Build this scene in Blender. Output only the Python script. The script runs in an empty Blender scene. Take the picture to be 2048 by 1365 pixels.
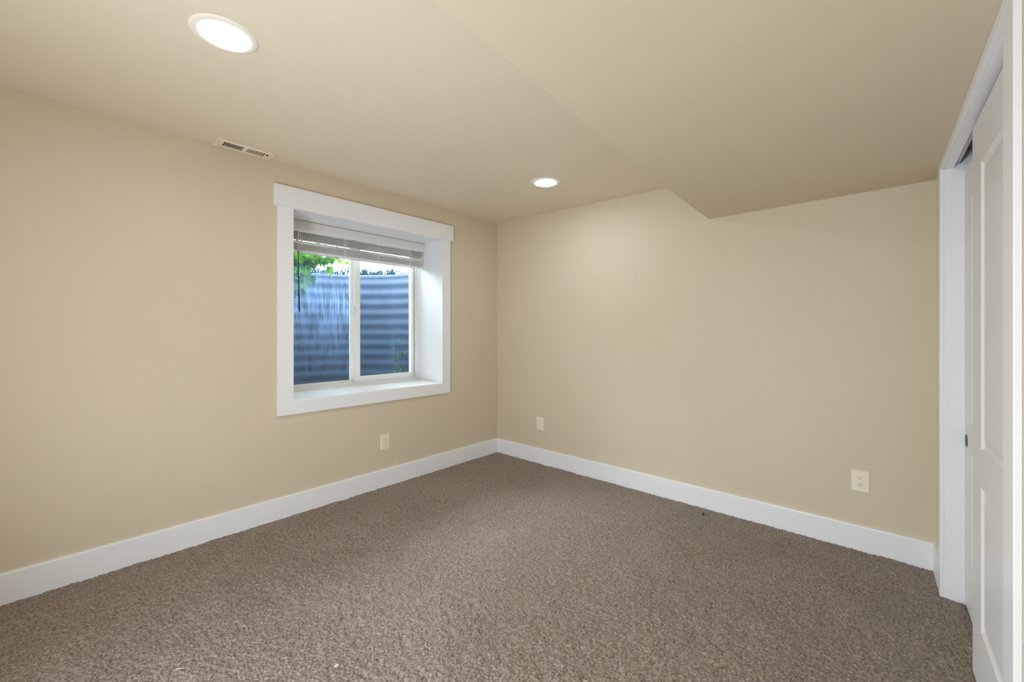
import bpy, bmesh, math, random
import numpy as np
from mathutils import Vector, Matrix

S = bpy.context.scene
C = S.collection
rnd = random.Random(7)

# ------------------------------------------------------------------ camera
F_PX, HORIZON, CAM_H = 835.0, 664.5, 1.27
TH = math.atan(746.0 / F_PX)
cam_d = bpy.data.cameras.new('camera')
cam_d.sensor_width = 36.0
cam_d.lens = 36.0 * F_PX / 2048.0
cam_d.shift_y = -(682.5 - HORIZON) / 2048.0
cam_d.clip_start = 0.02
cam = bpy.data.objects.new('camera', cam_d)
cam.location = (0, 0, CAM_H)
cam.rotation_euler = (math.pi / 2, 0, TH)
C.objects.link(cam)
S.camera = cam

# ------------------------------------------------------------------ world (bright overcast sky)
world = bpy.data.worlds.new('sky')
S.world = world
world.use_nodes = True
wn = world.node_tree
bg = wn.nodes['Background']
bg.inputs['Color'].default_value = (0.88, 0.95, 1.0, 1)
# overcast sky: much brighter overhead than near the horizon
SKY = 44.0
_tc = wn.nodes.new('ShaderNodeTexCoord')
_sx = wn.nodes.new('ShaderNodeSeparateXYZ')
_mr = wn.nodes.new('ShaderNodeMapRange')
_mr.inputs['From Min'].default_value = 0.05
_mr.inputs['From Max'].default_value = 0.95
_mr.inputs['To Min'].default_value = SKY * 0.11
_mr.inputs['To Max'].default_value = SKY
wn.links.new(_tc.outputs['Generated'], _sx.inputs[0])
wn.links.new(_sx.outputs['Z'], _mr.inputs['Value'])
wn.links.new(_mr.outputs['Result'], bg.inputs['Strength'])

# ------------------------------------------------------------------ view
vs = S.view_settings
S.display_settings.display_device = 'sRGB'
vs.view_transform = 'Standard'
vs.look = 'None'
vs.gamma = 1.0
vs.exposure = 0.47
vs.use_curve_mapping = False
S.cycles.max_bounces = 14
S.cycles.diffuse_bounces = 10
S.cycles.transparent_max_bounces = 16

LAMP_STRENGTH = 67.0      # the lens of each recessed light
CEILING_FILL_POWER = 26.0            # added unseen fill behind the camera, brightens the ceiling
DOORWAY_FILL_POWER = 22.0         # added unseen fill at the doorway behind the camera


# ------------------------------------------------------------------ helpers
def obj(name, bm, mats, parent=None, smooth=False, loc=None, rotz=0.0):
    me = bpy.data.meshes.new(name)
    bm.normal_update()
    bm.to_mesh(me)
    bm.free()
    if not isinstance(mats, (list, tuple)):
        mats = [mats]
    for m in mats:
        me.materials.append(m)
    if smooth:
        for p in me.polygons:
            p.use_smooth = True
    o = bpy.data.objects.new(name, me)
    C.objects.link(o)
    if parent is not None:
        o.parent = parent
    if loc is not None:
        o.location = loc
    o.rotation_euler = (0, 0, rotz)
    return o


def tag(o, label=None, cat=None, group=None, kind=None):
    if label: o['label'] = label
    if cat: o['category'] = cat
    if group: o['group'] = group
    if kind: o['kind'] = kind
    return o


def thing(name, label, cat, loc=(0, 0, 0), rotz=0.0, group=None, kind=None, rot=None):
    o = bpy.data.objects.new(name, None)
    o.empty_display_size = 0.05
    C.objects.link(o)
    o.location = loc
    o.rotation_euler = rot if rot is not None else (0, 0, rotz)
    return tag(o, label, cat, group, kind)


def box(bm, x0, x1, y0, y1, z0, z1, mat=0, bev=0.0):
    vs_ = [bm.verts.new(p) for p in ((x0, y0, z0), (x1, y0, z0), (x1, y1, z0), (x0, y1, z0),
                                     (x0, y0, z1), (x1, y0, z1), (x1, y1, z1), (x0, y1, z1))]
    fs = []
    for q in ((3, 2, 1, 0), (4, 5, 6, 7), (0, 1, 5, 4), (1, 2, 6, 5), (2, 3, 7, 6), (3, 0, 4, 7)):
        f = bm.faces.new([vs_[i] for i in q])
        f.material_index = mat
        fs.append(f)
    if bev > 0:
        es = set()
        for f in fs:
            es.update(f.edges)
        bmesh.ops.bevel(bm, geom=list(es), offset=bev, segments=2, profile=0.6, affect='EDGES')
    return vs_


def hull(bm, bottom, top, mat=0):
    """prism from two loops of the same length (counter-clockwise seen from above)"""
    b = [bm.verts.new(p) for p in bottom]
    t = [bm.verts.new(p) for p in top]
    n = len(b)
    bm.faces.new(list(reversed(b))).material_index = mat
    bm.faces.new(t).material_index = mat
    for i in range(n):
        j = (i + 1) % n
        bm.faces.new((b[i], b[j], t[j], t[i])).material_index = mat


def prism(bm, pts, z0, z1, mat=0):
    hull(bm, [(x, y, z0) for x, y in pts], [(x, y, z1) for x, y in pts], mat)


def lathe(bm, prof, seg=48, mat=0, axis='z', c=(0, 0, 0), closed=False):
    rings = []
    for r, h in prof:
        ring = []
        for k in range(seg):
            a = 2 * math.pi * k / seg
            if axis == 'z':
                p = (c[0] + r * math.cos(a), c[1] + r * math.sin(a), c[2] + h)
            elif axis == 'x':
                p = (c[0] + h, c[1] + r * math.cos(a), c[2] + r * math.sin(a))
            else:
                p = (c[0] + r * math.cos(a), c[1] + h, c[2] + r * math.sin(a))
            ring.append(bm.verts.new(p))
        rings.append(ring)
    for i in range(len(rings) - 1):
        for k in range(seg):
            j = (k + 1) % seg
            bm.faces.new((rings[i][k], rings[i][j], rings[i + 1][j], rings[i + 1][k])).material_index = mat
    if closed:
        bm.faces.new(list(reversed(rings[0]))).material_index = mat
        bm.faces.new(rings[-1]).material_index = mat
    return rings


def tube(bm, pts, rad, seg=8, mat=0):
    pts = [Vector(p) for p in pts]
    rings = []
    for i, p in enumerate(pts):
        d = (pts[min(i + 1, len(pts) - 1)] - pts[max(i - 1, 0)]).normalized()
        ref = Vector((0, 0, 1)) if abs(d.z) < 0.9 else Vector((1, 0, 0))
        u = d.cross(ref).normalized()
        v = d.cross(u).normalized()
        r = rad[i] if isinstance(rad, (list, tuple)) else rad
        rings.append([bm.verts.new(p + u * r * math.cos(2 * math.pi * k / seg) + v * r * math.sin(2 * math.pi * k / seg))
                      for k in range(seg)])
    for i in range(len(rings) - 1):
        for k in range(seg):
            j = (k + 1) % seg
            bm.faces.new((rings[i][k], rings[i][j], rings[i + 1][j], rings[i + 1][k])).material_index = mat
    bm.faces.new(list(reversed(rings[0]))).material_index = mat
    bm.faces.new(rings[-1]).material_index = mat


def fix(bm):
    bmesh.ops.recalc_face_normals(bm, faces=bm.faces[:])
    return bm


# ------------------------------------------------------------------ materials
def mat(name, col=(0.8, 0.8, 0.8), rough=0.5, metal=0.0, spec=0.5):
    m = bpy.data.materials.new(name)
    m.use_nodes = True
    b = m.node_tree.nodes['Principled BSDF']
    b.inputs['Base Color'].default_value = (*col, 1)
    b.inputs['Roughness'].default_value = rough
    b.inputs['Metallic'].default_value = metal
    b.inputs['Specular IOR Level'].default_value = spec
    return m, m.node_tree, b


def node(nt, t, **kw):
    n = nt.nodes.new(t)
    for k, v in kw.items():
        setattr(n, k, v)
    return n


def noise_tex(nt, scale, detail=4, rough=0.5, vec=None, dist=0.0):
    n = node(nt, 'ShaderNodeTexNoise')
    n.inputs['Scale'].default_value = scale
    n.inputs['Detail'].default_value = detail
    n.inputs['Roughness'].default_value = rough
    n.inputs['Distortion'].default_value = dist
    if vec is not None:
        nt.links.new(vec, n.inputs['Vector'])
    return n


def ramp(nt, fac, stops):
    r = node(nt, 'ShaderNodeValToRGB')
    nt.links.new(fac, r.inputs['Fac'])
    el = r.color_ramp.elements
    while len(el) < len(stops):
        el.new(0.5)
    for e, (p, c) in zip(el, stops):
        e.position = p
        e.color = (*c, 1)
    return r


def bump(nt, b, height, strength, dist):
    n = node(nt, 'ShaderNodeBump')
    n.inputs['Strength'].default_value = strength
    n.inputs['Distance'].default_value = dist
    nt.links.new(height, n.inputs['Height'])
    nt.links.new(n.outputs['Normal'], b.inputs['Normal'])
    return n


def objvec(nt):
    return node(nt, 'ShaderNodeTexCoord').outputs['Object']


def srgb(r, g, b):
    f = lambda v: (v / 255 / 12.92) if v / 255 <= 0.04045 else ((v / 255 + 0.055) / 1.055) ** 2.4
    return (f(r), f(g), f(b))


# painted drywall: beige, light orange-peel texture
M_wall, nt, b = mat('beige_wall_paint', srgb(209, 196, 171), 0.55, 0, 0.35)
v = objvec(nt)
n1 = noise_tex(nt, 1.3, 3, 0.5, v)
r1 = ramp(nt, n1.outputs['Fac'], [(0.3, srgb(208, 195, 170)), (0.7, srgb(211, 198, 173))])
nt.links.new(r1.outputs['Color'], b.inputs['Base Color'])
n2 = noise_tex(nt, 90, 3, 0.5, v)
bump(nt, b, n2.outputs['Fac'], 0.12, 0.003)

M_ceil, nt, b = mat('beige_ceiling_paint', srgb(225, 213, 190), 0.75, 0, 0.2)
v = objvec(nt)
n2 = noise_tex(nt, 38, 5, 0.6, v, 1.2)
r2 = ramp(nt, n2.outputs['Fac'], [(0.42, (0, 0, 0)), (0.62, (1, 1, 1))])
bump(nt, b, r2.outputs['Color'], 0.10, 0.004)

M_trim, nt, b = mat('white_semigloss_trim', srgb(234, 234, 235), 0.35, 0, 0.5)
n2 = noise_tex(nt, 30, 2, 0.5, objvec(nt))
bump(nt, b, n2.outputs['Fac'], 0.04, 0.002)
M_door, nt, b = mat('white_door_paint', srgb(226, 226, 224), 0.4, 0, 0.5)
n2 = noise_tex(nt, 60, 2, 0.5, objvec(nt))
bump(nt, b, n2.outputs['Fac'], 0.03, 0.002)
M_vinyl, nt, b = mat('white_vinyl', srgb(236, 236, 233), 0.3, 0, 0.5)
n2 = noise_tex(nt, 12, 2, 0.5, objvec(nt))
bump(nt, b, n2.outputs['Fac'], 0.02, 0.002)
M_blind, nt, b = mat('white_blind_vinyl', srgb(240, 238, 234), 0.45, 0, 0.4)
n2 = noise_tex(nt, 25, 2, 0.5, objvec(nt))
bump(nt, b, n2.outputs['Fac'], 0.03, 0.002)
tl_ = node(nt, 'ShaderNodeBsdfTranslucent'); tl_.inputs['Color'].default_value = (0.85, 0.84, 0.82, 1)
ms_ = node(nt, 'ShaderNodeMixShader'); ms_.inputs[0].default_value = 0.22
out_ = nt.nodes['Material Output']
nt.links.new(b.outputs[0], ms_.inputs[1]); nt.links.new(tl_.outputs[0], ms_.inputs[2]); nt.links.new(ms_.outputs[0], out_.inputs['Surface'])
M_cord, nt, b = mat('white_cord', srgb(244, 242, 238), 0.8, 0, 0.2)
n2 = noise_tex(nt, 400, 2, 0.5, objvec(nt))
bump(nt, b, n2.outputs['Fac'], 0.3, 0.001)
M_wand, nt, b = mat('dark_wand', srgb(38, 40, 38), 0.4, 0, 0.5)
n2 = noise_tex(nt, 60, 2, 0.5, objvec(nt))
bump(nt, b, n2.outputs['Fac'], 0.05, 0.001)
M_plate, nt, b = mat('ivory_plastic', srgb(238, 226, 206), 0.35, 0, 0.5)
n2 = noise_tex(nt, 40, 2, 0.5, objvec(nt))
bump(nt, b, n2.outputs['Fac'], 0.02, 0.001)
M_slot, nt, b = mat('dark_slot', srgb(40, 34, 26), 0.8, 0, 0.2)
n2 = noise_tex(nt, 40, 2, 0.5, objvec(nt))
bump(nt, b, n2.outputs['Fac'], 0.05, 0.001)
M_vent, nt, b = mat('cream_vent_enamel', srgb(236, 224, 203), 0.4, 0, 0.4)
n2 = noise_tex(nt, 40, 2, 0.5, objvec(nt))
bump(nt, b, n2.outputs['Fac'], 0.03, 0.001)
M_duct_shade, nt, b = mat('brown_duct_shade', srgb(74, 60, 38), 0.8, 0, 0.2)  # brown darkened to carry the shade inside the duct
n2 = noise_tex(nt, 20, 2, 0.5, objvec(nt))
bump(nt, b, n2.outputs['Fac'], 0.1, 0.002)
M_ring, nt, b = mat('white_light_trim', srgb(240, 232, 218), 0.45, 0, 0.4)
n2 = noise_tex(nt, 40, 2, 0.5, objvec(nt))
bump(nt, b, n2.outputs['Fac'], 0.02, 0.001)
M_bronze, nt, b = mat('dark_finger_pull', srgb(70, 66, 60), 0.35, 0.8, 0.5)
n2 = noise_tex(nt, 80, 2, 0.5, objvec(nt))
bump(nt, b, n2.outputs['Fac'], 0.05, 0.001)
M_alu, nt, b = mat('aluminium_track', srgb(190, 190, 188), 0.35, 0.9, 0.5)
n2 = noise_tex(nt, 80, 2, 0.5, objvec(nt))
bump(nt, b, n2.outputs['Fac'], 0.05, 0.001)
M_hidden, nt, b = mat('closet_inside_paint', srgb(180, 168, 148), 0.8, 0, 0.2)
n2 = noise_tex(nt, 60, 2, 0.5, objvec(nt))
bump(nt, b, n2.outputs['Fac'], 0.1, 0.002)

# lamp lens
M_lens = bpy.data.materials.new('glowing_lens')
M_lens.use_nodes = True
nt = M_lens.node_tree
nt.nodes.clear()
e = node(nt, 'ShaderNodeEmission')
e.inputs['Color'].default_value = (0.83, 0.94, 1.07, 1)
e.inputs['Strength'].default_value = LAMP_STRENGTH
o_ = node(nt, 'ShaderNodeOutputMaterial')
nt.links.new(e.outputs[0], o_.inputs['Surface'])

# carpet
M_carpet, nt, b = mat('taupe_carpet', srgb(158, 146, 135), 1.0, 0, 0.05)
v = objvec(nt)
big = noise_tex(nt, 1.6, 4, 0.55, v, 0.4)
fine = noise_tex(nt, 260, 3, 0.65, v)
tuft = noise_tex(nt, 95, 3, 0.6, v, 0.5)
mixn = node(nt, 'ShaderNodeMath', operation='MULTIPLY_ADD')
nt.links.new(tuft.outputs['Fac'], mixn.inputs[0]); mixn.inputs[1].default_value = 0.5
h2 = node(nt, 'ShaderNodeMath', operation='MULTIPLY')
nt.links.new(fine.outputs['Fac'], h2.inputs[0]); h2.inputs[1].default_value = 0.5
nt.links.new(h2.outputs[0], mixn.inputs[2])
rc = ramp(nt, mixn.outputs[0], [(0.36, srgb(84, 72, 64)), (0.47, srgb(140, 125, 114)), (0.60, srgb(180, 165, 153))])  # low pile darker: shade between the tufts put into the colour
rb = ramp(nt, big.outputs['Fac'], [(0.32, (0.87, 0.85, 0.83)), (0.66, (1.0, 1.0, 1.0))])
mx = node(nt, 'ShaderNodeMix', data_type='RGBA', blend_type='MULTIPLY')
mx.inputs['Factor'].default_value = 1.0
nt.links.new(rc.outputs['Color'], mx.inputs['A'])
nt.links.new(rb.outputs['Color'], mx.inputs['B'])
nt.links.new(mx.outputs['Result'], b.inputs['Base Color'])
b.inputs['Sheen Weight'].default_value = 0.15
b.inputs['Sheen Roughness'].default_value = 0.6
bump(nt, b, mixn.outputs[0], 0.7, 0.006)

# galvanised window well
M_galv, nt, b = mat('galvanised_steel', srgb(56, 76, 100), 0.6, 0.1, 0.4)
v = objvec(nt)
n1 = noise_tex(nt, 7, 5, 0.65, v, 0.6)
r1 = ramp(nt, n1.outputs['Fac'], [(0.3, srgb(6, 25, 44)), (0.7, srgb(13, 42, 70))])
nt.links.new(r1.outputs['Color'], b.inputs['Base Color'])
bump(nt, b, n1.outputs['Fac'], 0.1, 0.004)

M_soil, nt, b = mat('soil', srgb(96, 84, 66), 0.95, 0, 0.1)
n1 = noise_tex(nt, 30, 5, 0.7, objvec(nt))
r1 = ramp(nt, n1.outputs['Fac'], [(0.3, srgb(60, 58, 46)), (0.7, srgb(120, 112, 92))])
nt.links.new(r1.outputs['Color'], b.inputs['Base Color'])
bump(nt, b, n1.outputs['Fac'], 0.8, 0.02)
M_conc, nt, b = mat('concrete', srgb(150, 150, 146), 0.9, 0, 0.2)
n1 = noise_tex(nt, 18, 5, 0.7, objvec(nt))
bump(nt, b, n1.outputs['Fac'], 0.4, 0.004)
M_bark, nt, b = mat('bark', srgb(84, 70, 52), 0.9, 0, 0.1)
n1 = noise_tex(nt, 60, 4, 0.7, objvec(nt))
bump(nt, b, n1.outputs['Fac'], 0.6, 0.004)


def leaf_mat(name, c0, c1):
    m = bpy.data.materials.new(name)
    m.use_nodes = True
    nt = m.node_tree
    nt.nodes.clear()
    v = objvec(nt)
    n = noise_tex(nt, 14, 3, 0.6, v)
    r = ramp(nt, n.outputs['Fac'], [(0.35, srgb(*c0)), (0.65, srgb(*c1))])
    d = node(nt, 'ShaderNodeBsdfDiffuse')
    t = node(nt, 'ShaderNodeBsdfTranslucent')
    nt.links.new(r.outputs['Color'], d.inputs['Color'])
    nt.links.new(r.outputs['Color'], t.inputs['Color'])
    mx = node(nt, 'ShaderNodeMixShader')
    mx.inputs[0].default_value = 0.4
    nt.links.new(d.outputs[0], mx.inputs[1]); nt.links.new(t.outputs[0], mx.inputs[2])
    o = node(nt, 'ShaderNodeOutputMaterial')
    nt.links.new(mx.outputs[0], o.inputs['Surface'])
    return m


M_leaf = leaf_mat('green_leaf', (16, 46, 4), (60, 98, 4))
M_leaf2 = leaf_mat('pale_leaf', (14, 34, 44), (28, 56, 64))


def glass_mat(name, haze, streak, band=None):
    m = bpy.data.materials.new(name)
    m.use_nodes = True
    nt = m.node_tree
    nt.nodes.clear()
    tr = node(nt, 'ShaderNodeBsdfTransparent')
    tr.inputs['Color'].default_value = (0.93, 0.97, 0.96, 1)
    gl = node(nt, 'ShaderNodeBsdfGlossy')
    gl.inputs['Roughness'].default_value = 0.02
    fr = node(nt, 'ShaderNodeFresnel'); fr.inputs['IOR'].default_value = 1.3
    m1 = node(nt, 'ShaderNodeMixShader')
    nt.links.new(fr.outputs[0], m1.inputs[0]); nt.links.new(tr.outputs[0], m1.inputs[1]); nt.links.new(gl.outputs[0], m1.inputs[2])
    # dust and dried water streaks that run down the pane
    v = objvec(nt)
    mp = node(nt, 'ShaderNodeMapping')
    mp.inputs['Scale'].default_value = (1, 130, 6)
    nt.links.new(v, mp.inputs['Vector'])
    n = noise_tex(nt, 1.0, 4, 0.6, mp.outputs[0])
    n3 = noise_tex(nt, 3.0, 3, 0.5, v)
    r = ramp(nt, n.outputs['Fac'], [(0.40, (haze, haze, haze)), (0.68, (haze + streak,) * 3)])
    mul = node(nt, 'ShaderNodeMath', operation='MULTIPLY')
    rr = ramp(nt, n3.outputs['Fac'], [(0.3, (0.6,) * 3), (0.65, (1.0,) * 3)])
    nt.links.new(r.outputs['Color'], mul.inputs[0]); nt.links.new(rr.outputs['Color'], mul.inputs[1])
    if band:                                  # weights haze and streaks by height on the pane
        sp = node(nt, 'ShaderNodeSeparateXYZ'); nt.links.new(v, sp.inputs[0])
        mr = node(nt, 'ShaderNodeMapRange')
        mr.inputs['From Min'].default_value = 0.8; mr.inputs['From Max'].default_value = 2.05
        nt.links.new(sp.outputs['Z'], mr.inputs['Value'])
        rz = ramp(nt, mr.outputs['Result'], [(p_, (w__,) * 3) for p_, w__ in band])
        m3 = node(nt, 'ShaderNodeMath', operation='MULTIPLY')
        nt.links.new(mul.outputs[0], m3.inputs[0]); nt.links.new(rz.outputs['Color'], m3.inputs[1])
        mul = m3
    t = node(nt, 'ShaderNodeBsdfTranslucent'); t.inputs['Color'].default_value = (0.34, 0.56, 0.95, 1)
    m2 = node(nt, 'ShaderNodeMixShader')
    nt.links.new(mul.outputs[0], m2.inputs[0]); nt.links.new(m1.outputs[0], m2.inputs[1]); nt.links.new(t.outputs[0], m2.inputs[2])
    o = node(nt, 'ShaderNodeOutputMaterial')
    nt.links.new(m2.outputs[0], o.inputs['Surface'])
    return m


M_glassL = glass_mat('streaked_glass', 0.030, 0.16, [(0.0, 0.15), (0.35, 0.45), (0.55, 1.0), (0.68, 0.5), (0.84, 0.06)])
M_glassR = glass_mat('dusty_glass', 0.006, 0.018)

# ------------------------------------------------------------------ geometry constants
XL = -3.07                                   # left wall face
YB = -0.80                                   # wall behind the camera
CEIL0 = 2.42


def yf(x): return 3.200 - 0.0121 * (x - XL)  # far wall face
def ceil_z(x): return CEIL0 - 0.023 * (x - XL) if x > XL else CEIL0


XW0, SK = 0.250, 0.014                       # closet wall: face x = XW0 - SK*y
def W(off, y): return (XW0 + off - SK * y, y + SK * off)


SOF = 2.08
WY0, WY1, WZ0, WZ1 = 1.148, 2.455, 0.797, 2.124     # window opening
WXO = -3.62                                         # outer face of the foundation wall
OPY0, OPY1, OPZ = 1.560, 2.857, 2.042               # closet opening

# ------------------------------------------------------------------ floor: carpet with real pile relief
def band_noise(ny, nx, cell, lo, hi, seed):
    g = np.random.default_rng(seed)
    a = g.standard_normal((ny, nx))
    fy = np.fft.fftfreq(ny, d=cell)[:, None]
    fx = np.fft.rfftfreq(nx, d=cell)[None, :]
    fr = np.sqrt(fx ** 2 + fy ** 2) + 1e-9
    wl = 1.0 / fr
    w = np.exp(-((np.log(wl) - math.log((lo * hi) ** 0.5)) ** 2) / (2 * (math.log(hi / lo) / 2.2) ** 2))
    out = np.fft.irfft2(np.fft.rfft2(a) * w, s=(ny, nx))
    return out / out.std()


cell = 0.0048
x0, x1, y0, y1 = XL - 0.02, 0.36, YB - 0.02, 3.22
nx, ny = int((x1 - x0) / cell) + 1, int((y1 - y0) / cell) + 1
gx = np.linspace(x0, x1, nx); gy = np.linspace(y0, y1, ny)
hgt = (0.0021 * band_noise(ny, nx, cell, 0.010, 0.020, 1)
       + 0.0012 * band_noise(ny, nx, cell, 0.03, 0.09, 2)
       + 0.0012 * band_noise(ny, nx, cell, 0.15, 0.5, 3))
hgt = np.clip(hgt, -0.006, 0.0045)
PX, PY = np.meshgrid(gx, gy)
co = np.stack([PX, PY, hgt], -1).reshape(-1, 3).astype(np.float32)
idx = np.arange(nx * ny).reshape(ny, nx)
quads = np.stack([idx[:-1, :-1], idx[:-1, 1:], idx[1:, 1:], idx[1:, :-1]], -1).reshape(-1, 4).astype(np.int32)
me = bpy.data.meshes.new('floor')
me.vertices.add(len(co)); me.vertices.foreach_set('co', co.ravel())
me.loops.add(quads.size); me.loops.foreach_set('vertex_index', quads.ravel())
me.polygons.add(len(quads)); me.polygons.foreach_set('loop_start', np.arange(0, quads.size, 4, dtype=np.int32))
me.polygons.foreach_set('loop_total', np.full(len(quads), 4, dtype=np.int32))
me.update(calc_edges=True)
me.polygons.foreach_set('use_smooth', np.ones(len(quads), dtype=bool))
me.materials.append(M_carpet)
floor = bpy.data.objects.new('floor', me)
C.objects.link(floor)
tag(floor, 'taupe brown cut pile carpet covering the whole floor', 'floor', kind='structure')


def floor_z(x, y):
    i = min(max(int(round((y - y0) / cell)), 0), ny - 1)
    j = min(max(int(round((x - x0) / cell)), 0), nx - 1)
    return float(hgt[i, j])


# ------------------------------------------------------------------ walls
bm = bmesh.new()
yE = yf(XL) + 0.15
box(bm, WXO, XL, YB - 0.15, WY0 - 0.02, -0.2, 2.6)
box(bm, WXO, XL, WY1 + 0.02, yE, -0.2, 2.6)
box(bm, WXO, XL, WY0 - 0.02, WY1 + 0.02, -0.2, WZ0 - 0.02)
box(bm, WXO, XL, WY0 - 0.02, WY1 + 0.02, WZ1 + 0.02, 2.6)
tag(obj('wall_left', bm, M_wall), 'beige painted wall with the window in it', 'wall', kind='structure')

bm = bmesh.new()
prism(bm, [(XL, yf(XL)), (1.1, yf(1.1)), (1.1, 3.4), (XL, 3.4)], -0.2, 2.6)
tag(obj('wall_far', bm, M_wall), 'beige painted far wall with two outlets', 'wall', kind='structure')

# closet wall, with opening and head recess for the sliding track
def wpr(bm, o0, o1, ya, yb, z0, z1, m=0):
    prism(bm, [W(o0, ya), W(o1, ya), W(o1, yb), W(o0, yb)], z0, z1, m)


bm = bmesh.new()
wpr(bm, 0, 0.12, YB - 0.15, OPY0 - 0.018, -0.2, 2.6)
prism(bm, [W(0, OPY1 + 0.018), W(0.12, OPY1 + 0.018), (W(0.12, 3.1)[0], yf(0.3)), (W(0, 3.1)[0], yf(0.2))], -0.2, 2.6)
wpr(bm, 0, 0.018, OPY0 - 0.018, OPY1 + 0.018, OPZ + 0.02, 2.6)
wpr(bm, 0.018, 0.12, OPY0 - 0.018, OPY1 + 0.018, 2.16, 2.6)
tag(obj('wall_right', bm, M_wall), 'beige painted wall around the closet opening', 'wall', kind='structure')

# inside of the closet
bm = bmesh.new()
box(bm, 0.90, 1.0, 1.1, 3.3, -0.2, 2.6)
box(bm, 0.36, 1.0, 1.0, 1.1, -0.2, 2.6)
box(bm, 0.36, 1.0, 1.1, 3.2, 2.45, 2.6)
box(bm, 0.37, 0.9, 1.1, 3.2, -0.2, -0.005)
tag(obj('wall_closet', bm, M_hidden), 'plain closet interior behind the sliding doors', 'wall', kind='structure')

# back wall with an open doorway to the hall (behind the camera)
bm = bmesh.new()
box(bm, XL, -1.05, YB - 0.12, YB, -0.2, 2.6)
box(bm, -0.20, 0.3, YB - 0.12, YB, -0.2, 2.6)
box(bm, -1.05, -0.20, YB - 0.12, YB, 2.04, 2.6)
tag(obj('wall_back', bm, M_wall), 'beige wall behind the camera with an open doorway', 'wall', kind='structure')

# ceiling (sags a little towards the soffit)
bm = bmesh.new()
zr = ceil_z(0.45)
zl = CEIL0 + 0.0023
hull(bm, [(XL - 0.1, YB - 0.15, zl), (0.45, YB - 0.15, zr), (0.45, 3.3, zr), (XL - 0.1, 3.3, zl)],
     [(XL - 0.1, YB - 0.15, 2.62), (0.45, YB - 0.15, 2.62), (0.45, 3.3, 2.62), (XL - 0.1, 3.3, 2.62)])
for f in bm.faces: f.normal_update()
tag(obj('ceiling', fix(bm), M_ceil), 'beige textured ceiling with recessed lights', 'ceiling', kind='structure')

# dropped soffit along the closet side; its long edge is slightly crooked, with a rounded corner bead
edge = [(-0.79, YB), (-0.81, -0.1), (-0.832, 0.622), (-0.861, 1.333), (-0.893, 1.85), (-0.920, 2.35), (-0.936, 2.8), (-0.945, 3.18)]
bm = bmesh.new()
prof = [(0.0, 2.6), (0.0, SOF + 0.008), (0.0007, SOF + 0.0045), (0.0024, SOF + 0.002), (0.0055, SOF + 0.0004), (0.009, SOF)]
rows = []
for (ex, ey) in edge:
    row = [bm.verts.new((ex + dx, ey, z)) for dx, z in prof]
    row.append(bm.verts.new((0.275, ey, SOF)))
    row.append(bm.verts.new((0.275, ey, 2.6)))
    rows.append(row)
for a_, b_ in zip(rows[:-1], rows[1:]):
    n = len(a_)
    for i in range(n):
        j = (i + 1) % n
        bm.faces.new((a_[i], a_[j], b_[j], b_[i]))
bm.faces.new(rows[0]); bm.faces.new(list(reversed(rows[-1])))
tag(obj('ceiling_soffit', fix(bm), M_wall), 'dropped beige soffit along the closet side of the ceiling', 'soffit', kind='structure')


# ------------------------------------------------------------------ baseboards
def base_profile():
    return [(0.0, -0.03), (0.015, -0.03), (0.015, 0.138), (0.0138, 0.1425), (0.0105, 0.1452), (0.0, 0.146)]


def baseboard(name, p0, p1, nrm, label):
    bm = bmesh.new()
    rows = []
    for p in (p0, p1):
        rows.append([bm.verts.new((p[0] + nrm[0] * d, p[1] + nrm[1] * d, z)) for d, z in base_profile()])
    n = len(rows[0])
    for i in range(n):
        j = (i + 1) % n
        bm.faces.new((rows[0][i], rows[0][j], rows[1][j], rows[1][i]))
    bm.faces.new(rows[0]); bm.faces.new(list(reversed(rows[1])))
    return tag(obj(name, fix(bm), M_trim), label, 'baseboard', kind='structure')


baseboard('baseboard_left', (XL, YB), (XL, yf(XL)), (1, 0), 'tall white baseboard under the window wall')
baseboard('baseboard_far', (XL + 0.0, yf(XL)), (0.205, yf(0.205)), (0, -1), 'tall white baseboard along the far wall')
baseboard('baseboard_right', W(0, OPY1 + 0.094), (W(0, 3.145)[0], 3.15), (-1, 0), 'short piece of white baseboard between far wall and closet casing')
baseboard('baseboard_back', (XL, YB), (-1.12, YB), (0, 1), 'white baseboard behind the camera')
baseboard('baseboard_near', W(0, YB), W(0, OPY0 - 0.103), (-1, 0), 'white baseboard on the closet wall beside the camera')

# ------------------------------------------------------------------ closet casing and jambs (trim_1)
t1 = thing('trim_1', 'white painted casing and jambs around the closet opening', 'trim', (XW0, 0, 0), SK, kind='structure')
# local frame: x = offset into the closet, y along the wall


def casing_leg(name, ya, yb, z0, z1):
    bm = bmesh.new()
    box(bm, -0.014, 0, ya, yb, z0, z1, bev=0.002)
    return obj(name, bm, M_trim, t1)


casing_leg('casing', OPY1 + 0.004, OPY1 + 0.092, -0.02, OPZ + 0.005)
casing_leg('casing', OPY0 - 0.102, OPY0 - 0.004, -0.02, OPZ + 0.005)
bm = bmesh.new()
box(bm, -0.014, 0, OPY0 - 0.102, OPY1 + 0.092, OPZ + 0.005, SOF - 0.0005, bev=0.002)
obj('head_casing', bm, M_trim, t1)
bm = bmesh.new()
box(bm, 0.0, 0.12, OPY1, OPY1 + 0.018, -0.02, 2.13, bev=0.0015)
obj('jamb', bm, M_trim, t1)
bm = bmesh.new()
box(bm, 0.0, 0.12, OPY0 - 0.018, OPY0, -0.02, 2.13, bev=0.0015)
obj('jamb', bm, M_trim, t1)
bm = bmesh.new()
box(bm, 0.0, 0.032, OPY0, OPY1, OPZ, OPZ + 0.02, bev=0.0015)
box(bm, 0.018, 0.026, OPY0, OPY1, OPZ + 0.02, 2.158)
obj('head_jamb', bm, M_trim, t1)
bm = bmesh.new()
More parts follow.
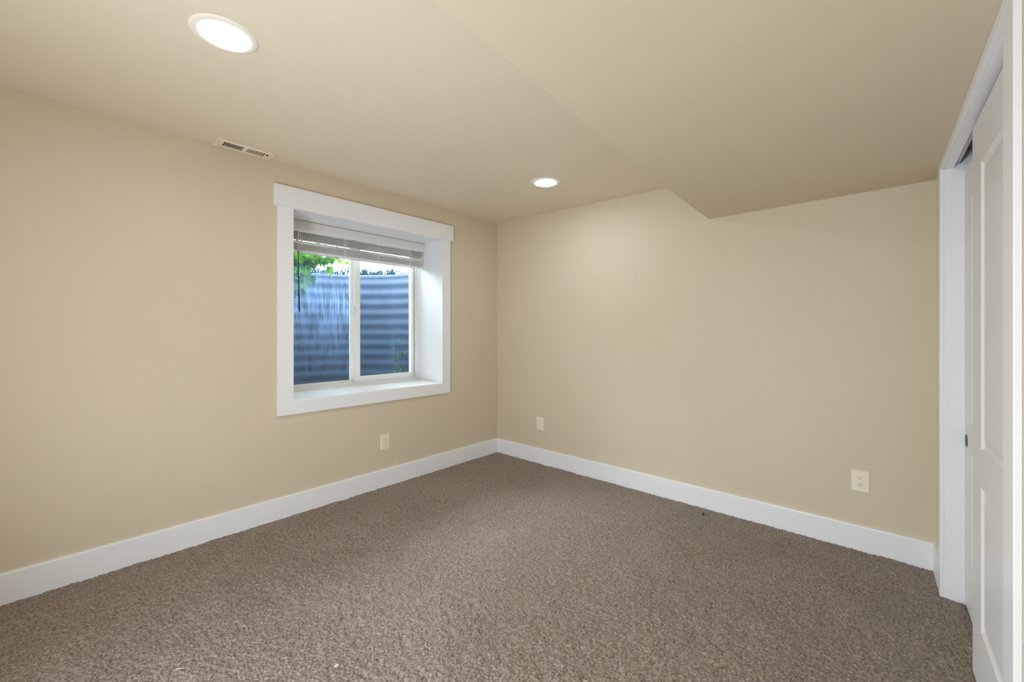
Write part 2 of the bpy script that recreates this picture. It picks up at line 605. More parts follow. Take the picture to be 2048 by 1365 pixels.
box(bm, 0.052, 0.055, OPY0, OPY1, 2.062, 2.125)
box(bm, 0.040, 0.055, OPY0, OPY1, 2.062, 2.065)
box(bm, 0.03, 0.11, OPY0, OPY1, 2.125, 2.130)
obj('door_track', bm, M_alu, t1)['label'] = 'metal sliding door track'


def panel_door(name, label, off, ya, yb, z0, z1, thick=0.033, pull_y=None):
    d = thing(name, label, 'door', (XW0, 0, 0), SK, kind='structure')
    bm = bmesh.new()
    st = 0.165
    panels = [(ya + st, yb - st, 0.235, 0.735), (ya + st, yb - st, 0.865, 1.855)]
    prof = [(0.0, 0.0), (0.006, 0.006), (0.012, 0.0085), (0.022, 0.0085), (0.050, 0.002), (0.054, 0.0015)]
    x = off

    def quad(a, b_, c, d_):
        bm.faces.new([bm.verts.new(p) for p in (a, b_, c, d_)])
    # stiles and rails of the moulded skin
    zz = [z0, panels[0][2], panels[0][3], panels[1][2], panels[1][3], z1]
    pa, pb = ya + st, yb - st
    quad((x, ya, z0), (x, ya, z1), (x, pa, z1), (x, pa, z0))
    quad((x, pb, z0), (x, pb, z1), (x, yb, z1), (x, yb, z0))
    for k in (0, 2, 4):
        quad((x, pa, zz[k]), (x, pa, zz[k + 1]), (x, pb, zz[k + 1]), (x, pb, zz[k]))
    for (p0, p1, q0, q1) in panels:
        loops = []
        for ins, dep in prof:
            loops.append([bm.verts.new(p) for p in ((x + dep, p0 + ins, q0 + ins), (x + dep, p0 + ins, q1 - ins),
                                                    (x + dep, p1 - ins, q1 - ins), (x + dep, p1 - ins, q0 + ins))])
        for l0, l1 in zip(loops[:-1], loops[1:]):
            for k in range(4):
                j = (k + 1) % 4
                bm.faces.new((l0[k], l0[j], l1[j], l1[k]))
        bm.faces.new(loops[-1])
    xb = x + thick
    quad((xb, ya, z0), (xb, yb, z0), (xb, yb, z1), (xb, ya, z1))
    quad((x, ya, z0), (x, yb, z0), (xb, yb, z0), (xb, ya, z0))
    quad((x, ya, z1), (xb, ya, z1), (xb, yb, z1), (x, yb, z1))
    quad((x, ya, z0), (xb, ya, z0), (xb, ya, z1), (x, ya, z1))
    quad((x, yb, z0), (x, yb, z1), (xb, yb, z1), (xb, yb, z0))
    bmesh.ops.remove_doubles(bm, verts=bm.verts[:], dist=0.00002)
    obj('door_panel', fix(bm), M_door, d)
    if pull_y is not None:
        bm = bmesh.new()
        lathe(bm, [(0.029, 0.0), (0.029, -0.0016), (0.0255, -0.002), (0.0245, -0.0003), (0.0, -0.0001)], 40, 0, 'x', (off, pull_y, 0.772))
        bmesh.ops.remove_doubles(bm, verts=bm.verts[:], dist=0.00001)
        obj('finger_pull', fix(bm), M_bronze, d, smooth=False)['label'] = 'dark round finger pull'
    return d


panel_door('door_1', 'white two-panel sliding closet door, nearer of the pair and in front', 0.026, OPY0 + 0.002, 2.308, 0.012, 2.026)
panel_door('door_2', 'white sliding closet door behind the nearer one, with dark finger pull', 0.068, OPY1 - 0.74, OPY1 - 0.003, 0.012, 2.028, pull_y=OPY1 - 0.045)

# ------------------------------------------------------------------ window_1
win = thing('window_1', 'white slider window with wide casing set deep in the left wall', 'window', kind='structure')
CF = XL + 0.019
k = 3.051 / 3.03
cy0, cy1 = 1.047, 2.545                      # outer edges of side casing
hy0, hy1 = 1.024, 2.579
bz0 = 0.7005
hz0, hz1 = 2.126, 2.270
iy0, iy1 = WY0 - 0.0, WY1 - 0.004            # inner edge of casing
bm = bmesh.new(); box(bm, XL - 0.001, CF, cy0, iy0, WZ0 - 0.003, hz0, bev=0.0015); obj('side_casing', bm, M_trim, win)
bm = bmesh.new(); box(bm, XL - 0.001, CF, iy1, cy1, WZ0 - 0.003, hz0, bev=0.0015); obj('side_casing', bm, M_trim, win)
bm = bmesh.new(); box(bm, XL - 0.001, CF, cy0, cy1, bz0, WZ0 - 0.003, bev=0.0015); obj('bottom_casing', bm, M_trim, win)
bm = bmesh.new(); box(bm, XL - 0.001, CF + 0.006, hy0, hy1, hz0, hz1, bev=0.002); obj('head_casing', bm, M_trim, win)
# deep white liner
FX = -3.452                                  # interior face of the vinyl frame
bm = bmesh.new()
L0, L1 = FX - 0.08, XL - 0.0005
box(bm, L0, L1 + 0.012, WY0 - 0.02, WY1 + 0.004, WZ0 - 0.018, WZ0 + 0.001)
box(bm, L0, L1 + 0.012, WY0 - 0.02, WY1 + 0.004, WZ1, WZ1 + 0.018)
box(bm, L0, L1 + 0.012, WY0 - 0.018, WY0, WZ0 + 0.001, WZ1)
box(bm, L0, L1 + 0.012, WY1, WY1 + 0.018, WZ0 + 0.001, WZ1)
obj('liner', bm, M_trim, win)
# vinyl main frame with stepped profile
bm = bmesh.new()
fw = 0.030
for (xa, xb, w_) in ((FX - 0.075, FX, fw * 0.6), (FX - 0.075, FX - 0.012, fw)):
    box(bm, xa, xb, WY0, WY0 + w_, WZ0 + w_, WZ1 - w_)
    box(bm, xa, xb, WY1 - w_, WY1, WZ0 + w_, WZ1 - w_)
    box(bm, xa, xb, WY0, WY1, WZ0, WZ0 + w_)
    box(bm, xa, xb, WY0, WY1, WZ1 - w_, WZ1)
obj('window_frame', bm, M_vinyl, win)


def sash(xa, xb, ya, yb, za, zb, wl, wr, wb, wt, gm, label):
    bm = bmesh.new()
    box(bm, xa, xb, ya, ya + wl, za, zb, bev=0.002)
    box(bm, xa, xb, yb - wr, yb, za, zb, bev=0.002)
    box(bm, xa, xb, ya + wl, yb - wr, za, za + wb, bev=0.0015)
    box(bm, xa, xb, ya + wl, yb - wr, zb - wt, zb, bev=0.0015)
    s = obj('sash', bm, M_vinyl, win)
    # glazing bead (thin bright line around the glass)
    bm = bmesh.new()
    xm = (xa + xb) / 2
    g = 0.004
    box(bm, xm, xm + 0.008, ya + wl, ya + wl + g, za + wb, zb - wt)
    box(bm, xm, xm + 0.008, yb - wr - g, yb - wr, za + wb, zb - wt)
    box(bm, xm, xm + 0.008, ya + wl + g, yb - wr - g, za + wb, za + wb + g)
    box(bm, xm, xm + 0.008, ya + wl + g, yb - wr - g, zb - wt - g, zb - wt)
    obj('glazing_bead', bm, M_vinyl, s)
    bm = bmesh.new()
    box(bm, xm - 0.004, xm, ya + wl, yb - wr, za + wb, zb - wt)
    p = obj('glass_pane', bm, gm, s)
    if label: p['label'] = label
    return s


SZ0, SZ1 = WZ0 + 0.026, WZ1 - 0.026
sR = sash(FX - 0.040, FX - 0.012, 1.814, WY1 - 0.022, SZ0 + 0.006, SZ1, 0.046, 0.030, 0.046, 0.045, M_glassR, 'dusty clear glass')
sL = sash(FX - 0.073, FX - 0.043, WY0 + 0.022, 1.835, SZ0, SZ1, 0.030, 0.045, 0.022, 0.045, M_glassL, 'glass with dried vertical water streaks')
# sash lock on the meeting stile
bm = bmesh.new()
lz = 1.465
box(bm, FX - 0.034, FX - 0.014, 1.800, 1.814, lz - 0.035, lz + 0.035, bev=0.004)
box(bm, FX - 0.026, FX - 0.004, 1.790, 1.803, lz - 0.012, lz + 0.026, bev=0.004)
tube(bm, [(FX - 0.010, 1.797, lz + 0.022), (FX + 0.002, 1.795, lz + 0.008), (FX + 0.003, 1.795, lz - 0.03)], [0.005, 0.005, 0.004], 8)
obj('sash_lock', fix(bm), M_vinyl, sR)

# ------------------------------------------------------------------ raised window blind
bl = thing('window_blind', 'white horizontal blind raised to the top of the window', 'blind', (-3.35, 1.80, 2.10))
bx, by, bz = -3.35, 1.80, 2.10


def L(x, y, z): return (x - bx, y - by, z - bz)


def lbox(bm, x0_, x1_, y0_, y1_, z0_, z1_, **kw):
    a = L(x0_, y0_, z0_); c = L(x1_, y1_, z1_)
    return box(bm, a[0], c[0], a[1], c[1], a[2], c[2], **kw)


BY0, BY1 = WY0 + 0.006, WY1 - 0.012
bm = bmesh.new()
lbox(bm, -3.330, -3.322, WY0 + 0.002, WY1 - 0.003, 2.043, 2.119, bev=0.002)
lbox(bm, -3.375, -3.330, WY1 - 0.009, WY1 - 0.003, 2.043, 2.119, bev=0.001)
obj('valance', bm, M_blind, bl)
bm = bmesh.new()
lbox(bm, -3.400, -3.342, BY0, BY1, 2.066, 2.122, bev=0.001)
obj('head_rail', bm, M_blind, bl)
# slats: a few hanging loose and tilted, then the gathered stack
bm = bmesh.new()
SW = 0.050
cxs = -3.372
def slat(z, tilt, y0_, y1_, sag=0.0):
    segs = 5
    rows = []
    yy = [y0_ + (y1_ - y0_) * i / 8 for i in range(9)]
    for y in yy:
        row = []
        s_ = sag * math.sin(math.pi * (y - y0_) / (y1_ - y0_) * 3)
        for side in (1, -1):
            rng = range(segs + 1) if side == 1 else range(segs, -1, -1)
            for i in rng:
                u = i / segs - 0.5
                dx = -u * SW
                dz = u * SW * math.tan(tilt) + 0.003 * (0.25 - u * u) * 4 + side * 0.0011
                row.append(bm.verts.new(L(cxs + dx, y, z + dz + s_)))
        rows.append(row)
    n = len(rows[0])
    for a_, b_ in zip(rows[:-1], rows[1:]):
        for i in range(n):
            j = (i + 1) % n
            bm.faces.new((a_[i], a_[j], b_[j], b_[i]))
    bm.faces.new(rows[0]); bm.faces.new(list(reversed(rows[-1])))


z = 1.9045
for i in range(13):
    slat(z, math.radians(rnd.uniform(-1.0, 1.0)), BY0 + rnd.uniform(-.001, .001), BY1 + rnd.uniform(-.003, .003))
    z += 0.0040
loose = [(1.9605, 2), (1.9655, 6), (1.9715, 10.5), (1.9785, 11.5), (1.984, 10), (1.989, 6), (1.9945, 4), (2.000, 3), (2.0055, 2), (2.011, 3), (2.017, 2), (2.023, 1), (2.029, 2), (2.035, 1), (2.041, 2)]
for zz_, tl in loose:
    slat(zz_, math.radians(tl), BY0, BY1 + rnd.uniform(-.002, .002), 0.0012)
obj('slats', fix(bm), M_blind, bl)
bm = bmesh.new()
lbox(bm, cxs - 0.026, cxs + 0.026, BY0, BY1 + 0.002, 1.884, 1.899, bev=0.003)
obj('bottom_rail', bm, M_blind, bl)
# ladder cords with gathered loops
for cy in (1.305, 1.655, 1.965, 2.295):
    bm = bmesh.new()
    for s_ in (0.027, -0.027):
        pts = []
        for i in range(26):
            zc = 2.06 - i * (2.06 - 1.886) / 25
            amp = 0.0045 if zc < 2.02 else 0.001
            pts.append(L(cxs + s_ + 0.002 * math.sin(i * 1.7), cy + amp * math.sin(i * 2.3 + cy * 9), zc))
        tube(bm, pts, 0.0019, 5)
        pts = []
        for i in range(20):
            zc = 2.05 - i * 0.16 / 19
            pts.append(L(cxs + s_ * 1.08, cy + 0.014 + 0.004 * math.sin(i * 2.9 + cy * 5), zc))
        tube(bm, pts, 0.0017, 5)
        for i in range(5):                    # loops of slack ladder string
            z_ = 1.905 + i * 0.022 + rnd.uniform(-.004, .004)
            o2 = s_ / abs(s_) * 0.006
            tube(bm, [L(cxs + s_, cy, z_), L(cxs + s_ + o2, cy + .006, z_ - .006), L(cxs + s_ + o2, cy + .012, z_ + .002), L(cxs + s_, cy + .014, z_ + .008)], 0.0011, 5)
    obj('ladder_cord', fix(bm), M_cord, bl)
bm = bmesh.new()
tube(bm, [L(-3.336, 1.288, 2.05), L(-3.338, 1.288, 1.98), L(-3.338, 1.289, 1.886)], 0.0035, 8)
w_ = obj('wand_cord', fix(bm), M_cord, bl)
bm = bmesh.new()
tube(bm, [L(-3.338, 1.289, 1.890), L(-3.336, 1.291, 1.65), L(-3.335, 1.296, 1.432), L(-3.335, 1.2962, 1.424)], [0.0042, 0.0046, 0.0055, 0.004], 6)
obj('tilt_wand', fix(bm), M_wand, bl)['label'] = 'thin dark tilt wand'


# ------------------------------------------------------------------ recessed lights
def recessed(x, y, label):
    z = ceil_z(x)
    t = thing('recessed_light', label, 'light', (x, y, z), group='recessed ceiling lights')
    bm = bmesh.new()
    lathe(bm, [(0.110, 0.0005), (0.1085, -0.003), (0.100, -0.0058), (0.088, -0.0068), (0.0815, -0.0068), (0.0805, -0.006), (0.0800, -0.0005)], 64)
    obj('trim_ring', fix(bm), M_ring, t, smooth=True)
    bm = bmesh.new()
    r_ = lathe(bm, [(0.0800, -0.0010), (0.0785, -0.0055), (0.072, -0.0085), (0.050, -0.0115), (0.020, -0.0130)], 64)
    bm.faces.new(r_[-1])
    obj('lens', fix(bm), M_lens, t, smooth=True)['label'] = 'glowing white lens'
    return t


recessed(-1.857, 0.453, 'round recessed ceiling light nearer the camera, lit and large')
recessed(-1.895, 2.500, 'round recessed ceiling light by the far wall, lit and small')

# added area light beyond the doorway, unseen, lifts the whole room
hl = bpy.data.lights.new('doorway_fill', 'AREA')
hl.shape = 'RECTANGLE'; hl.size = 0.85; hl.size_y = 1.9
hl.energy = DOORWAY_FILL_POWER
hl.color = (0.83, 0.93, 1.05)
ho = bpy.data.objects.new('doorway_fill', hl)
ho.location = (-0.62, YB - 0.25, 1.10)
ho.rotation_euler = (math.radians(90), 0, 0)
C.objects.link(ho)

# added box beyond the doorway (never in view) keeps the daylight out
bm = bmesh.new()
box(bm, -1.45, 0.3, -1.50, -1.40, -0.2, 2.6)
box(bm, -1.45, -1.35, -1.40, YB - 0.12, -0.2, 2.6)
box(bm, 0.2, 0.3, -1.40, YB - 0.12, -0.2, 2.6)
box(bm, -1.35, 0.2, -1.40, YB - 0.12, 2.45, 2.6)
box(bm, -1.35, 0.2, -1.40, YB - 0.02, -0.2, -0.004)
tag(obj('wall_daylight_block', bm, M_wall), 'unseen beige box added behind the doorway to keep daylight out', 'wall', kind='structure')
# added fill low behind the camera, no fitting modelled, aimed at the ceiling
ul = bpy.data.lights.new('ceiling_fill', 'AREA')
ul.shape = 'RECTANGLE'; ul.size = 0.9; ul.size_y = 0.5
ul.energy = CEILING_FILL_POWER
ul.color = (0.83, 0.93, 1.05)
uo = bpy.data.objects.new('ceiling_fill', ul)
uo.location = (-1.2, -0.55, 0.45)
uo.rotation_euler = (math.radians(180 - 62), 0, 0)
C.objects.link(uo)

# ------------------------------------------------------------------ ceiling vent
vx, vy = -2.990, 0.832
vt = thing('ceiling_vent', 'cream metal air vent on the ceiling edge above the window wall', 'vent', (vx, vy, ceil_z(vx) - 0.0008), rot=(0, math.atan(0.023), 0))
hw, hl_ = 0.0655, 0.156
bm = bmesh.new()
# face plate with an opening for two banks of louvres
ox, oy = 0.040, 0.112
zt, zb = 0.0, -0.0075
box(bm, -hw, hw, -hl_, -oy, zb, zt, bev=0.002)
box(bm, -hw, hw, oy, hl_, zb, zt, bev=0.002)
box(bm, -hw, -ox, -oy, oy, zb, zt, bev=0.002)
box(bm, ox, hw, -oy, oy, zb, zt, bev=0.002)
box(bm, -ox, ox, -0.008, 0.010, zb + 0.001, zt)
obj('face_plate', bm, M_vent, vt)
bm = bmesh.new()
box(bm, -ox, ox, -oy, oy, -0.0006, -0.0002)  # flat dark sheet stands for the shaded hole behind the louvres
obj('duct_shade_sheet', bm, M_duct_shade, vt)
bm = bmesh.new()
nL = 9
for i in range(1, nL):
    yc = -oy + i * (oy - 0.008) / nL
    box(bm, -ox, ox, yc - 0.0012, yc + 0.0012, zb + 0.0003, zb + 0.0028)
obj('louvres', bm, M_vent, vt)
bm = bmesh.new()
for i in range(0, nL):
    ya = 0.010 + (i) * (oy - 0.018) / nL
    yb_ = ya + (oy - 0.018) / nL
    hull(bm, [(-ox, ya, zb + 0.0005), (ox, ya, zb + 0.0005), (ox, yb_ - 0.001, zb + 0.0045), (-ox, yb_ - 0.001, zb + 0.0045)],
         [(-ox, ya, zb + 0.0015), (ox, ya, zb + 0.0015), (ox, yb_ - 0.001, zb + 0.0052), (-ox, yb_ - 0.001, zb + 0.0052)])
obj('louvres', fix(bm), M_vent, vt)
for sy in (-1, 1):
    bm = bmesh.new()
    lathe(bm, [(0.0038, zb + 0.0002), (0.0034, zb - 0.001), (0.0, zb - 0.0014)], 16, 0, 'z', (0, sy * 0.136, 0))
    bmesh.ops.remove_doubles(bm, verts=bm.verts[:], dist=0.00001)
    obj('screw', fix(bm), M_alu, vt)
bm = bmesh.new()
box(bm, 0.022, 0.030, 0.1155, 0.126, zb - 0.006, zb, bev=0.001)
obj('damper_lever', bm, M_slot, vt)


# ------------------------------------------------------------------ electrical outlets
def outlet_proto(label):
    """local frame: plate in the xz plane, facing -y"""
    t = thing('wall_outlet', label, 'outlet', group='wall outlets')
    bm = bmesh.new()
    w, h, d = 0.0415, 0.0625, 0.0065
    outer = [bm.verts.new((sx * w, 0, sz * h)) for sx, sz in ((-1, -1), (1, -1), (1, 1), (-1, 1))]
    mid = [bm.verts.new((sx * (w - 0.0005), -0.003, sz * (h - 0.0005))) for sx, sz in ((-1, -1), (1, -1), (1, 1), (-1, 1))]
    inn = [bm.verts.new((sx * (w - 0.005), -d, sz * (h - 0.005))) for sx, sz in ((-1, -1), (1, -1), (1, 1), (-1, 1))]
    for a_, b_ in ((outer, mid), (mid, inn)):
        for k in range(4):
            j = (k + 1) % 4
            bm.faces.new((a_[k], a_[j], b_[j], b_[k]))
    bm.faces.new(inn); bm.faces.new(list(reversed(outer)))
    obj('cover_plate', fix(bm), M_plate, t)
    for s_ in (1, -1):
        bm = bmesh.new()
        zc = s_ * 0.0195
        ring0, ring1 = [], []
        for k in range(32):
            a = 2 * math.pi * k / 32
            px = 0.0172 * math.cos(a)
            pz = max(-0.0125, min(0.0125, 0.0172 * math.sin(a)))
            ring0.append(bm.verts.new((px, -d + 0.0005, zc + pz)))
            ring1.append(bm.verts.new((px * 0.96, -d - 0.0018, zc + pz * 0.96)))
        for k in range(32):
            j = (k + 1) % 32
            bm.faces.new((ring0[k], ring0[j], ring1[j], ring1[k]))
        bm.faces.new(ring1)
        r = obj('receptacle', fix(bm), M_plate, t)
        yy = -d - 0.0022
        bm = bmesh.new()
        box(bm, -0.0078, -0.0056, yy, yy + 0.001, zc + 0.0005, zc + 0.0085)
        box(bm, 0.0056, 0.0074, yy, yy + 0.001, zc + 0.0010, zc + 0.0080)
        lathe(bm, [(0.0027, 0.0), (0.0027, 0.001)], 14, 0, 'y', (0, yy, zc - 0.0065), closed=True)
        obj('slots', fix(bm), M_slot, r)
    bm = bmesh.new()
    lathe(bm, [(0.0030, 0.0), (0.0026, -0.0012)], 14, 0, 'y', (0, -d, 0), closed=True)
    obj('screw', fix(bm), M_plate, t)
    return t


def copy_tree(o, parent=None):
    c = o.copy()
    C.objects.link(c)
    c.parent = parent
    for ch in list(o.children):
        copy_tree(ch, c)
    return c


ol = outlet_proto('cream wall outlet under the window, on the left wall')
ol.location = (XL, 1.868, 0.366); ol.rotation_euler = (0, 0, math.pi / 2)
o2 = copy_tree(ol); o2['label'] = 'small cream wall outlet on the far wall near the room corner'
o2.location = (-2.487, yf(-2.487), 0.383); o2.rotation_euler = (0, 0, -0.0121)
o3 = copy_tree(ol); o3['label'] = 'largest cream wall outlet, on the far wall near the closet'
o3.location = (-0.107, yf(-0.107), 0.401); o3.rotation_euler = (0, 0, -0.0121)

# ------------------------------------------------------------------ outside: window well, ground, plants
WC, WHY, WHX = 1.78, 0.86, 0.95
RIM = 1.885


def well_pt(a, off=0.0):
    return (WXO - (WHX + off) * math.sin(a), WC - (WHY + off) * math.cos(a))


bm = bmesh.new()
nA, pitch, amp = 64, 0.111, 0.0033
nz = 150
zb_, zt_ = 0.45, RIM
rows = []
for i in range(nz + 1):
    zz_ = zb_ + (zt_ - zb_) * i / nz
    off = amp * math.cos(2 * math.pi * (zt_ - 0.03 - zz_) / pitch)
    rows.append([bm.verts.new((*well_pt(math.pi * k / nA, off), zz_)) for k in range(nA + 1)])
for i in range(nz):
    for k in range(nA):
        bm.faces.new((rows[i][k], rows[i][k + 1], rows[i + 1][k + 1], rows[i + 1][k]))
sh = obj('corrugated_shell', bm, M_galv, None, smooth=True)
md = sh.modifiers.new('thick', 'SOLIDIFY'); md.thickness = 0.003
ww = thing('window_well', 'curved corrugated galvanised steel window well outside the window', 'window well', (WXO, WC, zb_))
sh.parent = ww; sh.location = (-WXO, -WC, -zb_)
bm = bmesh.new()
tube(bm, [(*well_pt(math.pi * k / nA, 0.016), RIM + 0.006) for k in range(nA + 1)], 0.011, 8)
rm = obj('rolled_rim', fix(bm), M_galv, ww, smooth=True); rm.location = (-WXO, -WC, -zb_)

# gravel at the bottom (nobody could count it)
bm = bmesh.new()
nR = 10
prev = None
cen = bm.verts.new((WXO - 0.2, WC, 0.5))
for r_ in range(1, nR + 1):
    ring = []
    for k in range(nA + 1):
        x_, y_ = well_pt(math.pi * k / nA, -0.02)
        f_ = r_ / nR
        ring.append(bm.verts.new((WXO - 0.2 + (x_ - WXO + 0.2) * f_ if k not in (0, nA) else WXO - 0.2 + 0.2 * f_, WC + (y_ - WC) * f_, 0.5 + rnd.uniform(-.008, .012))))
    for k in range(nA):
        if prev is None: bm.faces.new((cen, ring[k], ring[k + 1]))
        else: bm.faces.new((prev[k], ring[k], ring[k + 1], prev[k + 1]))
    prev = ring
tag(obj('gravel', fix(bm), M_soil), 'dark gravel and soil in the bottom of the window well', 'gravel', kind='stuff')

# ground around the well
bm = bmesh.new()
inner = [bm.verts.new((*well_pt(math.pi * k / nA, 0.035), RIM - 0.035)) for k in range(nA + 1)]
outer = []
for k in range(nA + 1):
    a = math.pi * k / nA
    outer.append(bm.verts.new((WXO - 14 * math.sin(a) if 0 < k < nA else WXO, WC - 14 * math.cos(a), RIM - 0.035)))
for k in range(nA):
    bm.faces.new((inner[k], inner[k + 1], outer[k + 1], outer[k]))
tag(obj('ground', fix(bm), M_soil), 'garden soil around the window well', 'ground', kind='structure')
bm = bmesh.new()
box(bm, WXO - 0.1, WXO - 0.002, -3, 0.85, -0.2, 2.0)
obj('foundation_wall', bm, M_conc)
tag(bpy.data.objects['foundation_wall'], 'concrete foundation outside beside the window well', 'wall', kind='structure')

LEAF = [(0, 0), (0.18, -0.06), (0.42, -0.10), (0.30, 0.12), (0.52, 0.30), (0.30, 0.36), (0.34, 0.62), (0.14, 0.58), (0.0, 0.95),
        (-0.14, 0.58), (-0.34, 0.62), (-0.30, 0.36), (-0.52, 0.30), (-0.30, 0.12), (-0.42, -0.10), (-0.18, -0.06)]
OVAL = [(0, 0), (0.14, 0.2), (0.19, 0.45), (0.12, 0.75), (0, 1), (-0.12, 0.75), (-0.19, 0.45), (-0.14, 0.2)]


def leaf(bm, p, size, shape, r, droop=0.6):
    q = Matrix.Rotation(r.uniform(0, 6.283), 4, 'Z') @ Matrix.Rotation(r.uniform(-1.1, 0.3) - droop, 4, 'X') @ Matrix.Rotation(r.uniform(-.6, .6), 4, 'Y')
    s = size * r.uniform(0.65, 1.2)
    c = bm.verts.new(Vector(p) + q @ Vector((0, 0.3 * s, -0.05 * s)))
    vs_ = [bm.verts.new(Vector(p) + q @ Vector((x * s, y * s, 0.10 * s * abs(x) * 2))) for x, y in shape]
    n = len(vs_)
    for i in range(n):
        bm.faces.new((c, vs_[i], vs_[(i + 1) % n]))


def branchy(name, label, cat, base, tips, size, shape, m, seed, per=26, spread=0.10, group=None, r0=0.009):
    r = random.Random(seed)
    t = thing(name, label, cat, base, group=group)
    bs = bmesh.new(); lv = bmesh.new()
    B = Vector(base)
    for tip in tips:
        T = Vector(tip) - B
        pts = []
        mid = T * 0.5 + Vector((r.uniform(-.06, .06), r.uniform(-.06, .06), abs(T.length) * 0.10))
        for i in range(9):
            u = i / 8
            pts.append((1 - u) ** 2 * Vector((0, 0, 0)) + 2 * u * (1 - u) * mid + u * u * T)
        tube(bs, pts, [r0 * (1 - 0.75 * i / 8) for i in range(9)], 6)
        for i in range(per):
            u = r.uniform(0.15, 1.0)
            p = (1 - u) ** 2 * Vector((0, 0, 0)) + 2 * u * (1 - u) * mid + u * u * T
            p = p + Vector((r.gauss(0, spread), r.gauss(0, spread), r.gauss(0, spread * 0.8)))
            leaf(lv, p, size, shape, r)
    obj('stem', fix(bs), M_bark, t)
    obj('leaves', lv, m, t)
    return t


# leafy branch hanging over the left side of the well, in the sight line of the left pane
branchy('leafy_branch', 'green lobed-leaf branch hanging over the window well behind the left pane', 'plant',
        (-4.08, 0.88, 1.86), [(-4.08, 1.55, 1.93), (-4.12, 1.64, 1.84), (-4.0, 1.56, 1.72), (-4.15, 1.75, 1.97), (-4.2, 2.02, 2.05), (-4.1, 1.6, 2.03), (-4.0, 1.50, 1.62)],
        0.095, LEAF, M_leaf, 11, per=120, spread=0.07)
# weeds along the rim
for i, (a, hh, lab) in enumerate([(1.28, 0.13, 'low pale weeds on the window well rim under the green branch'),
                                  (1.60, 0.13, 'low pale weeds on the well rim behind the middle of the left pane'),
                                  (1.92, 0.13, 'low pale weeds on the well rim behind the window meeting stile'),
                                  (2.24, 0.13, 'low pale weeds on the rim behind the middle of the right pane'),
                                  (2.56, 0.13, 'low pale weeds on the rim near the right end of the window')]):
    x_, y_ = well_pt(a, 0.10)
    tips = []
    for k in range(9):
        x2, y2 = well_pt(a + (k - 4) * 0.05, 0.08 + 0.03 * (k % 3))
        tips.append((x2, y2, RIM - 0.02 + hh * rnd.uniform(0.5, 1.0)))
    branchy('weed', lab, 'plant', (x_, y_, RIM - 0.035), tips, 0.045, OVAL, M_leaf2, 40 + i, per=48, spread=0.026, group='weeds around the well rim', r0=0.003)
# weed growing inside the well at the right
branchy('weed', 'small dark weed growing inside the window well low behind the right pane', 'plant', (-3.85, 2.45, 0.505),
        [(-3.86, 2.50, 1.12), (-3.84, 2.44, 1.25), (-3.92, 2.48, 1.0)], 0.06, OVAL, M_leaf, 61, per=18, spread=0.045, r0=0.004)

# ------------------------------------------------------------------ small things on carpet and walls
def flake(name, label, cat, x, y, pts, h, m, rot):
    bm = bmesh.new()
    b0 = [bm.verts.new((px, py, 0)) for px, py in pts]
    t0 = [bm.verts.new((px * 0.95, py * 0.95, h * (1 + 0.5 * (i % 2)))) for i, (px, py) in enumerate(pts)]
    bm.faces.new(list(reversed(b0))); bm.faces.new(t0)
    for i in range(len(pts)):
        j = (i + 1) % len(pts)
        bm.faces.new((b0[i], b0[j], t0[j], t0[i]))
    o = obj(name, fix(bm), m, None, loc=(x, y, floor_z(x, y) + 0.001), rotz=rot)
    return tag(o, label, cat)


M_paper, nt, b = mat('white_paper', srgb(206, 200, 190), 0.8, 0, 0.2)
n2 = noise_tex(nt, 200, 2, 0.5, objvec(nt)); bump(nt, b, n2.outputs['Fac'], 0.2, 0.001)
M_black, nt, b = mat('black_plastic', srgb(16, 14, 13), 0.4, 0, 0.5)
n2 = noise_tex(nt, 200, 2, 0.5, objvec(nt)); bump(nt, b, n2.outputs['Fac'], 0.1, 0.001)


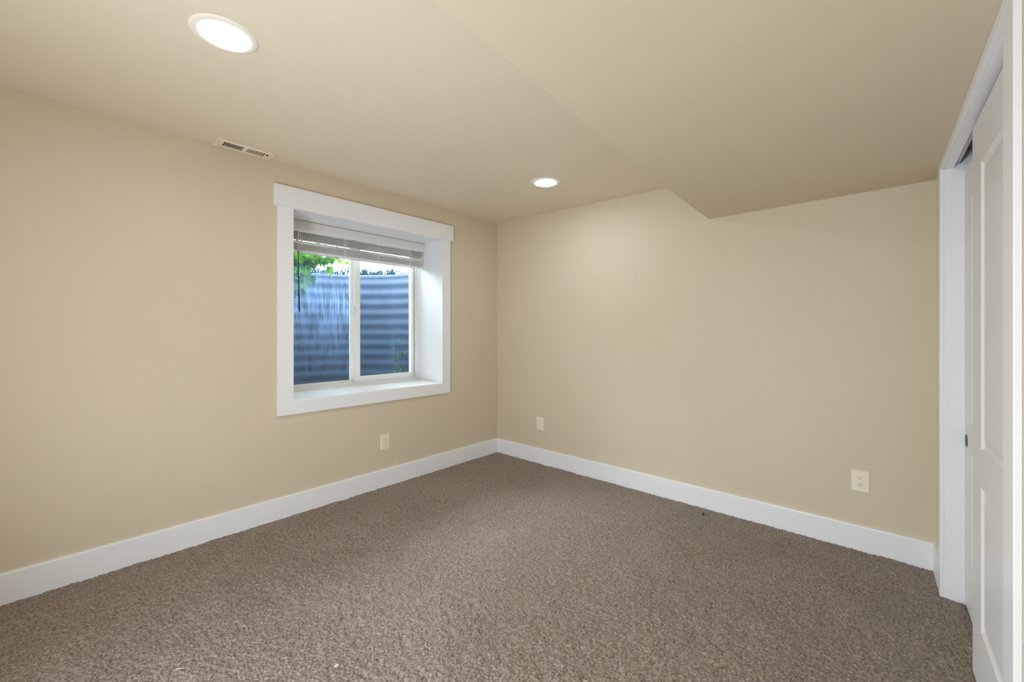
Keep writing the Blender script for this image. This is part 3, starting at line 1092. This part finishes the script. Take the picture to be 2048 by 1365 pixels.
def Zp(px, py, z=0.0):
    a = (px - 1024) / F_PX; b_ = (HORIZON - py) / F_PX
    t = (z - CAM_H) / b_
    s, c = math.sin(TH), math.cos(TH)
    return ((-s + a * c) * t, (c + a * s) * t)


x_, y_ = Zp(673, 1334)
flake('paper_scrap', 'tiny white paper scrap on the carpet at the front', 'scrap', x_, y_, [(-.007, -.006), (.006, -.007), (.008, .004), (-.003, .008)], 0.0015, M_paper, 0.4)
x_, y_ = Zp(414, 1164)
flake('straw_sliver', 'pale sliver on the carpet below the window wall', 'scrap', x_, y_, [(-.012, -.002), (.012, -.0012), (.012, .0012), (-.012, .002)], 0.0015, M_paper, 1.2)
x_, y_ = Zp(360, 1340)
flake('straw_sliver', 'pale sliver on the carpet at the lower left front', 'scrap', x_, y_, [(-.013, -.002), (.013, -.0015), (.013, .0015), (-.013, .002)], 0.0015, M_paper, 1.0)
x_, y_ = Zp(773, 1084)
flake('straw_sliver', 'short pale sliver on the carpet in the middle of the room', 'scrap', x_, y_, [(-.010, -.0022), (.010, -.0015), (.010, .0015), (-.010, .0022)], 0.0015, M_paper, 0.5)
x_, y_ = Zp(1407, 1031)
bm = bmesh.new()
lathe(bm, [(0.009, 0.0), (0.0085, 0.004), (0.0055, 0.012), (0.003, 0.019), (0.001, 0.021)], 14, closed=True)
tag(obj('plastic_cap', fix(bm), M_black, None, smooth=True, loc=(x_, y_, floor_z(x_, y_))), 'tiny black pointed cap on the carpet near the far baseboard', 'cap')
# disc for the nailhole on the far wall, paint chip line on the left wall
bm = bmesh.new()
lathe(bm, [(0.0032, 0.0002), (0.0026, -0.0006)], 12, 0, 'y', (0, 0, 0), closed=True)
tag(obj('nail_hole', fix(bm), M_slot, None, loc=(-1.495, yf(-1.495), 1.731)), 'tiny dark nailhole high on the far wall', 'nail_hole')
bm = bmesh.new()
tube(bm, [(0, 0, 0), (0, 0.0003, 0.035), (0, 0, 0.068)], [0.0016, 0.0013, 0.0011], 6)
tag(obj('paint_chip', fix(bm), M_plate, None, loc=(XL + 0.0012, 1.963, 0.146)), 'thin pale vertical line on the wall above the baseboard under the window', 'strip')
